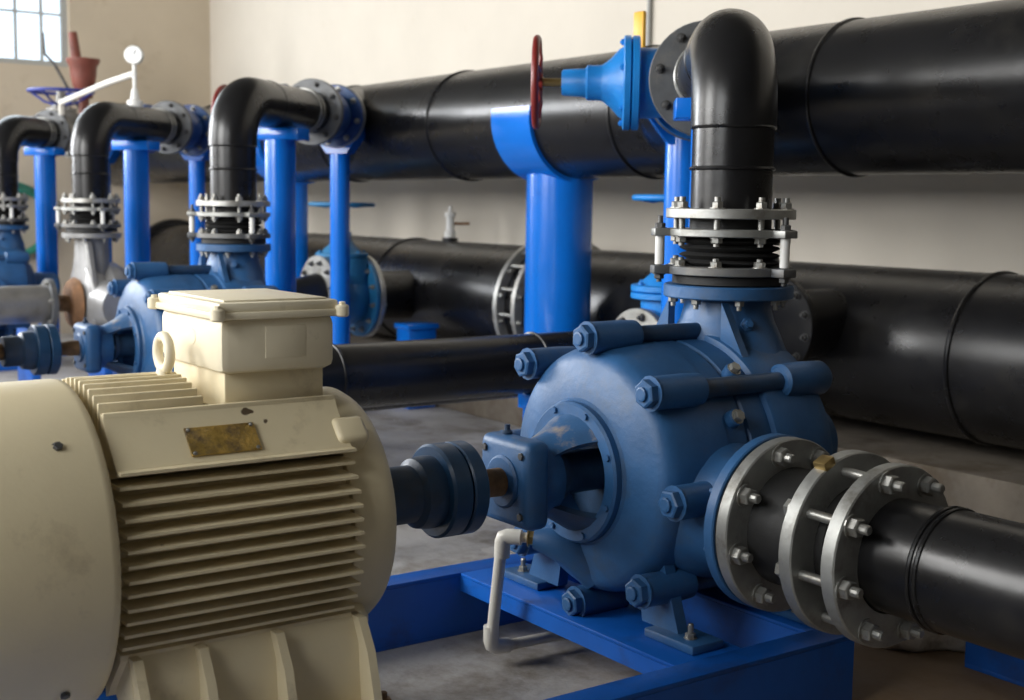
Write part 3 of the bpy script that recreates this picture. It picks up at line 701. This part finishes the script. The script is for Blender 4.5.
# third set: silver volute pump
dx = PX[2] - PX[0]
dup(joint1, (dx, 0, 0), 'grey flanged expansion joint on top of the silver pump')
make_riser(PX[2], AL[2], SE[2], 'black elbow pipe rising from the silver pump', ZLS[2])
def make_silver(x):
    t = thing('volute_pump', 'silver painted volute pump with a tall tapered neck and rusty hub', 'pump', (x, 2.4, 0.0)); C = (x, 0.12, AX + 0.03); Sv = 'silver_paint'
    MB().lathe([(0.08, 2.28), (0.16, 2.285), (0.225, 2.30), (0.245, 2.315), (0.245, 2.35), (0.22, 2.40), (0.25, 2.44), (0.24, 2.50), (0.2, 2.56), (0.1, 2.58)], C, YA, 56).build('volute_casing', Sv, t)
    MB().torus((x, 2.44, AX + 0.03), YA, 0.225, 0.028, 56, 12).build('casing_rim', Sv, t)
    MB().lathe([(0.05, 2.22), (0.13, 2.225), (0.15, 2.25), (0.16, 2.27)], C, YA, 36).build('seal_cover', 'rust', t)
    MB().lathe([(0.10, 2.62), (0.17, 2.64), (0.17, 2.72), (0.1, 2.74)], C, YA, 36).build('rear_hub', 'rust', t)
    nk = MB(); n = 32; rings = []
    for z, rx, ry, oy in ((0.975, 0.10, 0.10, 0), (0.93, 0.10, 0.10, 0.0), (0.86, 0.125, 0.10, 0.0), (0.76, 0.15, 0.10, -0.01), (0.60, 0.21, 0.10, -0.01)):
        rings.append([nk.bm.verts.new((x + rx * math.cos(2 * PI * k / n), YD + oy + ry * math.sin(2 * PI * k / n), z)) for k in range(n)])
    for a, b in zip(rings, rings[1:]):
        for k in range(n): nk.bm.faces.new((a[k], a[(k + 1) % n], b[(k + 1) % n], b[k]))
    nk.build('discharge_neck', Sv, t, angle=60)
    MB().prism([(0.09, 0.96), (0.115, 0.96), (0.25, 0.62), (0.18, 0.62)], (x, YD - 0.04, 0), (1, 0, 0), (0, 0, 1), 0.025).build('neck_rib', Sv, t)
    flange(t, (x, YD, 0.985), (0, 0, 1), 0.09, 0.172, 0.03, Sv, n=8, rb=0.147, bolts='back', name='discharge_flange')
    MB().lathe([(0.10, 1.55), (0.112, 1.56), (0.112, 2.08), (0.10, 2.10)], C, YA, 36).build('bearing_tube', 'grey_steel', t)
    f = MB().lathe([(0.09, 2.09), (0.15, 2.095), (0.15, 2.125), (0.09, 2.13)], C, YA, 36).build('tube_flange', 'dark_flange', t)
    bolt_ring(f, (x, 2.215, AX + 0.03), (0, -1, 0), 0.13, 6, 0.2, r=0.014, h=0.014, stud=0.01)
    MB().lathe([(0.05, 2.12), (0.05, 2.23)], C, YA, 20).build('pump_shaft', 'rusty_shaft', t)
    MB().lathe([(0.15, 0.2), (0.13, 0.36), (0.13, 0.42)], (x, 2.54, AX + 0.03), (1, 0, 0), 36).build('suction_nozzle', Sv, t)
    for y0, z1 in ((1.72, 0.43), (2.08, 0.43), (2.50, 0.35), (2.64, 0.35)):
        MB().bb(x - 0.16, x + 0.16, y0, y0 + 0.05, 0.0, z1, 0.006).build('pedestal', 'frame_blue', t)
    return t
make_silver(PX[2])

# ------------------------------------------------------------------ discharge header with wye branches
hd = thing('discharge_header', 'thick black upper pipe running along the back wall', 'pipe', (-4, HY, HZ))
MB().lathe([(HR, -11.69), (HR, 4.99)], (0, HY, HZ), (1, 0, 0), 72).build('header_pipe', 'black_pipe', hd)
for X in (-9.2, -7.1, -5.86, -4.38, -3.26, -1.0, 1.2):
    MB().torus((X, HY, HZ), (1, 0, 0), HR, 0.009, 72, 8).build('weld_bead', 'black_pipe', hd)
HALF = 0.165
for i in range(4):
    d = lat_dir(AL[i]); s0 = (SE[i] if i != 3 else 0.93) + 2 * HALF
    P = lambda s: Vector((PX[i], YD, ZLS[i])) + d * s
    send = (HY - YD) / d.y
    z2 = HZ - ZLS[i]
    pts = [P(s0), P(s0 + 0.12), P(s0 + 0.34) + Vector((0, 0, z2 * 0.5)), P(send - 0.05) + Vector((0, 0, z2))]
    MB().tube(pts, [0.1125, 0.118, 0.215, 0.225], 40).build('wye_branch', 'black_pipe', hd)

# suction header
sh = thing('suction_header', 'thick black lower pipe running along the back wall', 'pipe', (-4, SY, SZ))
MB().lathe([(SR, -11.69), (SR, 4.99)], (0, SY, SZ), (1, 0, 0), 72).build('header_pipe', 'black_pipe', sh)
for X in (-9.6, -7.33, -2.98, -0.8):
    MB().torus((X, SY, SZ), (1, 0, 0), SR, 0.011, 72, 8).build('weld_bead', 'black_pipe', sh)
for X in (-5.87, -5.70): flange(sh, (X, SY, SZ), (1, 0, 0), SR, 0.385, 0.035, 'galvanized', n=16, rb=0.36, bolts='both', name='header_flange', br=0.016)
for k in range(16):
    a = 2 * PI * k / 16 + 0.1; p = Vector((0, SY + 0.36 * math.cos(a), SZ + 0.36 * math.sin(a)))
    MB().cyl(p + Vector((-5.87, 0, 0)), p + Vector((-5.70, 0, 0)), 0.012, None, 10).build('stud', 'bolt_zinc', sh)
MB().ring((-11.62, SY, SZ), (1, 0, 0), SR * 0.9, 0.385, -0.03, 0.03, 48).build('wall_collar', 'black_pipe', sh)

tag(MB().bb(-11.69, 4.99, 4.10, 4.84, 0, 0.25, 0.01).build('pipe_plinth', 'plinth_concrete'), 'long low concrete plinth under the lower black header', 'plinth')
# blind stub on the suction header behind the near pump
st = thing('blind_stub', 'short black capped stub on the lower header behind the near pump', 'pipe stub', (-3.62, 4.1, SZ))
MB().cyl((-3.62, 3.9, 0.74), (-3.62, 4.2, 0.74), 0.14, None, 36).build('stub_pipe', 'black_pipe', st)
flange(st, (-3.62, 3.89, 0.74), (0, 1, 0), 0.0, 0.2, 0.03, 'black_pipe', n=12, rb=0.17, bolts='both', name='blind_flange', bm_='bolt_dark')

# ------------------------------------------------------------------ gate valves on the laterals
for i in (0, 1, 2):
    d = lat_dir(AL[i]); s = SE[i] + HALF
    c = Vector((PX[i], YD, ZLS[i])) + d * s
    stem = Vector((-d.y, d.x, 0))
    if stem.dot(Vector((-0.58, -0.81, 0))) < 0: stem = -stem
    lab = ['blue gate valve with a dark red handwheel on a side stem', 'blue gate valve on the black lateral behind the terminal box elbow', 'blue gate valve on the lateral of the silver pump'][i]
    make_valve('gate_valve', lab, 'valve', c, d, stem, k=1.0, r_fl=0.195 if i == 0 else 0.175, wheel_m='wheel_red', fl_m='dark_flange', body_m='valve_blue' if i == 0 else 'navy_paint', group='gate valves on the laterals')
d = lat_dir(AL[3]); c = Vector((PX[3], YD, ZLS[3])) + d * (0.585 + HALF)
make_valve('gate_valve', 'gate valve with an indigo handwheel lying flat below the window', 'valve', c, d, (0, 0, 1), k=0.7, r_fl=0.18, wheel_r=0.25, wheel_m='wheel_indigo', fl_m='dark_flange', body_m='grey_steel', reach=0.47, dish=0.11)
P4 = lambda s: Vector((PX[3], YD, ZLS[3])) + d * s
t = thing('lateral_pipe', 'black pipe between the indigo handwheel valve and the upper header', 'pipe', P4(0.92))
MB().cyl(P4(0.915), P4(1.27), 0.1125, None, 36).build('pipe', 'black_pipe', t)
MB().torus(P4(1.1), d, 0.1135, 0.006, 40, 8).build('weld_bead', 'black_pipe', t)

# ------------------------------------------------------------------ support posts
for i in range(4):
    d = lat_dir(AL[i])
    nm = ['near', 'terminal box', 'silver pump', 'window wall'][i]
    lab_a = ['blue post with flat top plate hidden behind the nearest black elbow', 'blue post with flat top plate beside the elbow behind the terminal box', 'blue post with flat top plate beside the silver pump elbow', 'blue post with flat top plate next to the window wall elbow'][i]
    lab_b = ['blue post with V saddle under the red handwheel valve', 'slim blue post under the teal valve beside the upper header', 'slim blue post under the valve of the silver pump lateral', 'slim blue post under the lateral near the red air valve'][i]
    sa = 0.52
    p = Vector((PX[i], YD, 0)) + d * sa
    pipe_post(p.x, p.y, 0.078, ZLS[i] - 0.1085, lab_a, 'plate', d)
    sb = (SE[i] if i != 3 else 0.93) + 2 * HALF + 0.06
    p = Vector((PX[i], YD, 0)) + d * sb
    if i == 0: p = p + Vector((-d.y, d.x, 0)) * 0.045
    pipe_post(p.x, p.y, 0.07 if i == 0 else 0.056, ZLS[i] - 0.125, lab_b, 'saddle', d)
def header_post(X, r, label, wrap=0.3):
    t = thing('header_support', label, 'support post', (X, HY, 0), 'blue posts under the upper header')
    MB().cyl((X, HY, 0.018), (X, HY, HZ - HR + 0.02), r, None, 48).build('post', 'post_blue', t)
    m = MB(); n = 28; a0, a1 = math.radians(172), math.radians(368); rows = []
    for k in range(n + 1):
        a = a0 + (a1 - a0) * k / n
        rows.append([m.bm.verts.new((X + sx * wrap / 2, HY + rr * math.cos(a), HZ + rr * math.sin(a))) for rr in (HR + 0.002, HR + 0.022) for sx in (-1, 1)])
    for a, b in zip(rows, rows[1:]):
        for i, j in ((0, 1), (1, 3), (3, 2), (2, 0)): m.bm.faces.new((a[i], a[j], b[j], b[i]))
    for a in (rows[0], rows[-1]): m.bm.faces.new((a[0], a[1], a[3], a[2]))
    m.build('saddle', 'post_blue', t)
    bp = MB().bb(X - r * 1.2, X + r * 1.2, HY - r * 1.2, HY + r * 1.2, 0, 0.02, 0.003).build('base_plate', 'post_blue', t)
    for sx in (-1, 1): bolt(bp, (X + sx * r * 1.08, HY - r * 1.08, 0.02), (0, 0, 1), r=0.014, h=0.014, stud=0.02)
    return t
header_post(-5.08, 0.163, 'stout blue post with a curved saddle cradling the upper black header', 0.31)
header_post(-8.02, 0.10, 'thinner blue post under the upper header behind the terminal box', 0.22)

# ------------------------------------------------------------------ suction branches
bx, bz = -3.93, 0.612
t = thing('suction_branch', 'black branch pipe running from the floor bend past the near pump', 'pipe', (bx, 2.4, bz))
MB().tube([(bx, 1.72, 0.0), (bx, 1.72, 0.34)] + arc((bx, 1.97, bz - 0.25), 0.25, (0, -1, 0), (0, 0, 1), 12)[1:] + [(bx, 2.2, bz), (bx, 3.42, bz)], 0.1125, 40).build('branch_pipe', 'black_pipe', t)
for y in (2.05, 2.9): MB().torus((bx, y, bz), YA, 0.1135, 0.006, 44, 8).build('weld_bead', 'black_pipe', t)
make_valve('suction_valve', 'bright blue suction valve with flat handwheel behind the near pump', 'valve', (bx, 3.60, bz), (0, 1, 0), (0, 0, 1), k=1.0, r_fl=0.19, half=0.165, wheel_r=0.17, wheel_m='valve_blue', fl_m='galvanized', reach=0.63, group='suction valves')
t = thing('branch_stub', 'black stub joining the bright blue suction valve to the lower header', 'pipe stub', (bx, 4.0, bz))
MB().cyl((bx, 3.77, bz), (bx, 4.16, bz), 0.1125, None, 36).build('pipe', 'black_pipe', t)
pipe_post(bx, 2.90, 0.032, bz - 0.1125, 'short blue post carrying the black branch pipe behind the near pump', 'plate', Vector((0, 1, 0)))
bx2 = -6.95
make_valve('suction_valve', 'large teal suction valve beside the slim post at the lower header', 'valve', (bx2, 3.70, 0.64), (0, 1, 0), (0, 0, 1), k=0.95, r_pipe=0.15, r_fl=0.25, half=0.15, wheel_r=0.20, wheel_m='teal_blue', fl_m='galvanized', body_m='teal_blue', reach=0.58, group='suction valves', bolts_n=12)
t = thing('branch_stub', 'fat black stub joining the large teal valve to the lower header', 'pipe stub', (bx2, 3.95, 0.66))
MB().cyl((bx2, 3.85, 0.64), (bx2, 4.2, 0.64), 0.15, None, 36).build('pipe', 'black_pipe', t)
t = thing('suction_branch', 'black suction pipe bending from the terminal box pump to the lower header', 'pipe', (PX[1] + 1.0, 3.0, 0.485))
qx = PX[1] + 0.77
MB().tube([(PX[1] + 0.46, 2.22, 0.485), (qx, 2.22, 0.485)] + [(qx + 0.28 * math.sin(a * PI / 24), 2.5 - 0.28 * math.cos(a * PI / 24), 0.485) for a in range(1, 12)] + [(qx + 0.28, 2.5, 0.485), (qx + 0.28, 4.18, 0.485)], 0.14, 36).build('branch_pipe', 'black_pipe', t)
MB().torus((qx, 2.22, 0.485), (1, 0, 0), 0.141, 0.006, 44, 8).build('weld_bead', 'black_pipe', t)
t = thing('reducer_stub', 'black reducer with a pale blind flange on the large teal valve', 'pipe stub', (bx2, 3.3, 0.67))
MB().cyl((bx2, 3.20, 0.60), (bx2, 3.54, 0.64), 0.10, 0.148, 36).build('reducer', 'black_pipe', t)
flange(t, (bx2, 3.19, 0.60), (0, 1, 0), 0.05, 0.15, 0.03, 'galvanized', n=8, rb=0.125, bolts='front', name='blind_flange')
# small blue chock in front of the plinth
t = thing('pipe_chock', 'small blue block in front of the lower black header', 'pipe support', (-6.5, 3.95, 0), None)
MB().bb(-6.63, -6.48, 3.89, 4.08, 0.0, 0.47, 0.01).build('block', 'post_blue', t)
MB().bb(-6.64, -6.47, 3.88, 4.09, 0.47, 0.50, 0.004).build('top_plate', 'post_blue', t)

# ------------------------------------------------------------------ suction pipe of the near pump
x0 = PX[0]; sy, sz = 2.22, 0.485; XA = (1, 0, 0)
t = thing('suction_spool', 'row of grey bolted flanges with studs on the near pump suction', 'dismantling joint', (x0 + 0.6, sy, sz))
MB().ring((x0 + 0.452, sy, sz), XA, 0.13, 0.196, -0.003, 0.003, 48, 0.001).build('gasket', 'rubber', t)
flange(t, (x0 + 0.474, sy, sz), XA, 0.135, 0.202, 0.034, 'grey_flange', n=8, rb=0.172, bolts='front', off=0.25, br=0.021, stud=0.02, seg=64)
MB().lathe([(0.136, 0.46), (0.136, 0.52), (0.130, 0.54), (0.130, 0.70)], (x0, sy, sz), XA, 48).build('spool_pipe', 'rubber', t)
flange(t, (x0 + 0.662, sy, sz), XA, 0.131, 0.202, 0.036, 'grey_flange', n=8, rb=0.172, bolts='back', off=0.25, br=0.021, stud=0.0, seg=64)
flange(t, (x0 + 0.772, sy, sz - 0.004), XA, 0.122, 0.196, 0.036, 'grey_flange', n=8, rb=0.168, bolts='front', off=0.25, br=0.021, stud=0.022, seg=64)
X_, Y_, Z_ = basis(XA)
for k in range(8):
    a = 2 * PI * k / 8 + 0.25; v = (X_ * math.cos(a) + Y_ * math.sin(a)) * 0.172
    MB().cyl(Vector((x0 + 0.64, sy, sz)) + v, Vector((x0 + 0.785, sy, sz - 0.003)) + v * 0.98, 0.011, None, 10).build('stud', 'bolt_zinc', t)
MB().box(Vector((x0 + 0.664, sy - 0.09, sz + 0.185)), (0.034, 0.035, 0.022), 0.004, Matrix.Rotation(0.45, 3, 'X')).build('flange_tab', 'brass', t)
t = thing('suction_pipe', 'thick glossy black pipe leaving the bolted suction flanges', 'pipe', (x0 + 1.2, sy, sz))
pts = [(x0 + 0.745, sy, sz), (x0 + 1.55, sy, sz)] + [(x0 + 1.55 + 0.34 * math.sin(a * PI / 24), sy + 0.34 - 0.34 * math.cos(a * PI / 24), sz) for a in range(1, 12)] + [(x0 + 1.89, sy + 0.34, sz), (x0 + 1.89, 4.2, sz)]
MB().cyl((x0 + 0.735, sy, sz), (x0 + 0.925, sy, sz), 0.122, None, 48).build('stub_end', 'black_pipe', t)
MB().tube([(x0 + 0.918, sy, sz)] + pts[1:], 0.126, 48).build('pipe', 'black_pipe', t)
for u in (0.916, 0.932): MB().torus((x0 + u, sy, sz), XA, 0.125, 0.006, 56, 8).build('weld_bead', 'black_pipe', t)

# ------------------------------------------------------------------ gland drain in white PVC
t = thing('drain_pipe', 'white PVC drain pipe hanging from the pump gland to the floor', 'drain pipe', (-2.70, 1.87, 0))
a0 = Vector((-2.605, 1.935, 0.362)); top = Vector((-2.665, 1.882, 0.362)); bot = Vector((-2.715, 1.885, 0.06))
MB().tube([a0 + Vector((0.02, 0.02, 0)), top], 0.0135, 16).build('horizontal_arm', 'pvc_white', t)
MB().tube([top, bot], 0.0155, 18).build('down_pipe', 'pvc_white', t)
e = MB(); dirh = (a0 - top).normalized()
e.tube([top + dirh * 0.05, top + dirh * 0.012, top + dirh * 0.003 + Vector((0, 0, -0.003)), top + Vector((0, 0, -0.014)), top + Vector((-0.002, 0, -0.055))], 0.0205, 18); e.build('elbow_fitting', 'pvc_white', t)
e = MB(); e.tube([bot + Vector((0, 0, 0.05)), bot + Vector((0, 0, 0.01)), bot + Vector((0, 0.004, -0.002)), bot + Vector((0, 0.014, -0.008)), bot + Vector((0, 0.055, -0.012))], 0.0205, 18); e.build('elbow_fitting', 'pvc_white', t)
MB().tube([bot + Vector((0, 0.04, -0.012)), bot + Vector((0.0, 0.9, -0.035))], 0.0145, 16).build('floor_run', 'pvc_white', t)
bolt(t, a0 - dirh * 0.012, dirh, r=0.019, h=0.018, stud=0.0, m='brass', name='brass_union')
bolt(t, a0 + dirh * 0.018, dirh, r=0.017, h=0.020, stud=0.02, m='bolt_zinc', name='steel_union')

# ------------------------------------------------------------------ small fittings
lx, ly, lz = -4.19, HY - 0.24, HZ + 0.175
t = thing('lever_valve', 'small valve with an upright yellow lever on the upper header', 'ball valve', (lx, ly, lz))
MB().lathe([(0.022, -0.01), (0.022, 0.02), (0.03, 0.022), (0.03, 0.05), (0.02, 0.054), (0.02, 0.07)], (lx, ly, lz), (0, 0, 1), 16).build('valve_body', 'bolt_dark', t)
MB().box((lx, ly - 0.04, lz + 0.12), (0.064, 0.022, 0.19), 0.008).build('lever', 'lever_yellow', t)
MB().lathe([(0.012, -0.045), (0.012, 0.02)], (lx, ly, lz + 0.045), (0, 1, 0), 12).build('lever_pin', 'bolt_zinc', t)
t = thing('air_valve', 'small white and grey air valve on top of the lower header', 'air valve', (-6.92, SY, SZ + SR))
MB().lathe([(0.05, -0.01), (0.05, 0.02), (0.035, 0.024)], (-6.92, SY, SZ + SR), (0, 0, 1), 18).build('boss', 'black_pipe', t)
MB().lathe([(0.036, 0.02), (0.036, 0.06), (0.026, 0.066), (0.026, 0.15), (0.036, 0.155), (0.036, 0.18), (0.015, 0.185), (0.012, 0.22), (0.0, 0.22)], (-6.92, SY, SZ + SR), (0, 0, 1), 18).build('valve_body', 'white_sleeve', t)
MB().tube([(-6.92, SY, SZ + SR + 0.11), (-6.88, SY + 0.06, SZ + SR + 0.11), (-6.85, SY + 0.10, SZ + SR + 0.112)], 0.009, 8).build('lever', 'rust', t)
tag(MB().tube([(-5.52, Y1R - 0.014, 1.9), (-5.52, Y1R - 0.014, HC)], 0.014, 12).build('wall_conduit', 'conduit_grey'), 'thin grey conduit running up the back wall', 'conduit')
# pressure gauge on the silver pump lateral
d = lat_dir(50); g0 = Vector((PX[2], YD, ZLS[2])) + d * 0.52; gz = g0.z + 0.11
t = thing('pressure_gauge', 'round pressure gauge on a thin white stem above the silver pump lateral', 'gauge', (g0.x, g0.y, gz))
MB().lathe([(0.05, -0.01), (0.05, 0.03), (0.03, 0.04), (0.02, 0.10), (0.0125, 0.11), (0.0125, 0.26)], (g0.x, g0.y, gz), (0, 0, 1), 18).build('stem', 'white_sleeve', t)
gd = Vector((0.81, -0.58, 0))
G = Vector((g0.x, g0.y, gz + 0.315))
MB().lathe([(0.0, -0.02), (0.058, -0.02), (0.06, 0.0), (0.06, 0.018), (0.054, 0.02)], G, gd, 32).build('gauge_case', 'galvanized', t)
dl = MB().lathe([(0.052, 0.0205), (0.0, 0.021)], G, gd, 32).build('dial', 'dial_white', t)
MB().tube([G + gd * 0.024, G + gd * 0.024 + Vector((0.01, 0.014, 0.03))], 0.002, 6).build('needle', 'bolt_dark', dl)
tag(MB().tube([(g0.x, g0.y, gz + 0.20), (g0.x - 0.35, g0.y - 0.05, gz + 0.165), (g0.x - 1.35, g0.y - 0.06, gz + 0.09), (g0.x - 1.35, g0.y - 0.06, gz - 0.0)], 0.02, 12).build('sensing_pipe', 'pvc_white'), 'thin white pipe running from the pressure gauge to the window wall', 'pipe')
# red air release valve on the last lateral
p = P4(1.06); zt = p.z + 0.10
t = thing('air_release_valve', 'red cast air release valve with a bulbous body below the window', 'air valve', (p.x, p.y, zt))
MB().lathe([(0.07, 0), (0.07, 0.03), (0.04, 0.035), (0.04, 0.20), (0.07, 0.205), (0.07, 0.23), (0.055, 0.25), (0.085, 0.30), (0.10, 0.38), (0.105, 0.45), (0.13, 0.49), (0.13, 0.51), (0.05, 0.52)], (p.x, p.y, zt), (0, 0, 1), 28).build('valve_body', 'cast_red', t)
MB().tube([(p.x - 0.06, p.y - 0.03, zt + 0.48), (p.x - 0.06, p.y - 0.06, zt + 0.72)], [0.042, 0.034], 14).build('outlet', 'cast_red', t)
MB().tube([(p.x, p.y, zt + 0.1), (p.x + 0.08, p.y + 0.1, zt + 0.12)], 0.035, 14).build('isolating_cock', 'rust', t)
MB().tube([(p.x - 0.02, p.y - 0.02, zt + 0.10), (p.x - 0.08, p.y - 0.20, zt + 0.46), (p.x - 0.10, p.y - 0.27, zt + 0.54), (p.x - 0.10, p.y - 0.28, zt + 0.70)], 0.012, 8).build('lever_rod', 'bolt_dark', t)
# green hose coil on the left wall
t = thing('hose_coil', 'green hose coiled on the window wall behind the blue posts', 'hose', (X0R + 0.05, 3.05, 1.0))
for k in range(4):
    MB().torus((X0R + 0.05 + 0.035 * k, 3.02 + 0.01 * k, 1.02 - 0.012 * k), (1, 0.05 * k, 0), 0.30 - 0.01 * k, 0.018, 40, 8).build('hose_loop', 'hose_green', t)
MB().box((X0R + 0.09, 3.02, 1.31), (0.18, 0.03, 0.03), 0.005).build('hook', 'bolt_dark', t)

# ------------------------------------------------------------------ lumps and beam near the suction pipe
bm_ = bmesh.new(); bmesh.ops.create_icosphere(bm_, subdivisions=4, radius=1)
rnd = random.Random(3)
for v in bm_.verts:
    n = math.sin(v.co.x * 5.1 + 1) * math.cos(v.co.y * 4.3) * 0.12 + math.sin(v.co.z * 7 + v.co.x * 9) * 0.07 + rnd.uniform(-0.04, 0.04)
    v.co *= 1 + n
    v.co = Vector((v.co.x * 0.17, v.co.y * 0.09, max(-0.6, v.co.z) * 0.10 + 0.05))
q = Matrix.Rotation(0.9, 3, 'Z')
for v in bm_.verts: v.co = q @ v.co + Vector((-2.20, 3.0, 0))
zmin = min(v.co.z for v in bm_.verts)
for v in bm_.verts: v.co.z -= zmin
m = MB(); m.bm.free(); m.bm = bm_
tag(m.build('mortar_lump', 'mortar', angle=60), 'rough pale lump of dried mortar on the floor under the suction pipe', 'mortar lump')
t = thing('steel_beam', 'short dark blue steel beam lying under the suction pipe', 'beam', (-1.4, 2.6, 0))
b = MB(); b.bb(-2.02, -0.9, 2.94, 3.06, 0.088, 0.10, 0.002); b.bb(-2.02, -0.9, 2.94, 3.06, 0, 0.012, 0.002); b.bb(-2.02, -0.9, 2.94, 2.952, 0.012, 0.088); b.build('beam', 'frame_blue', t)
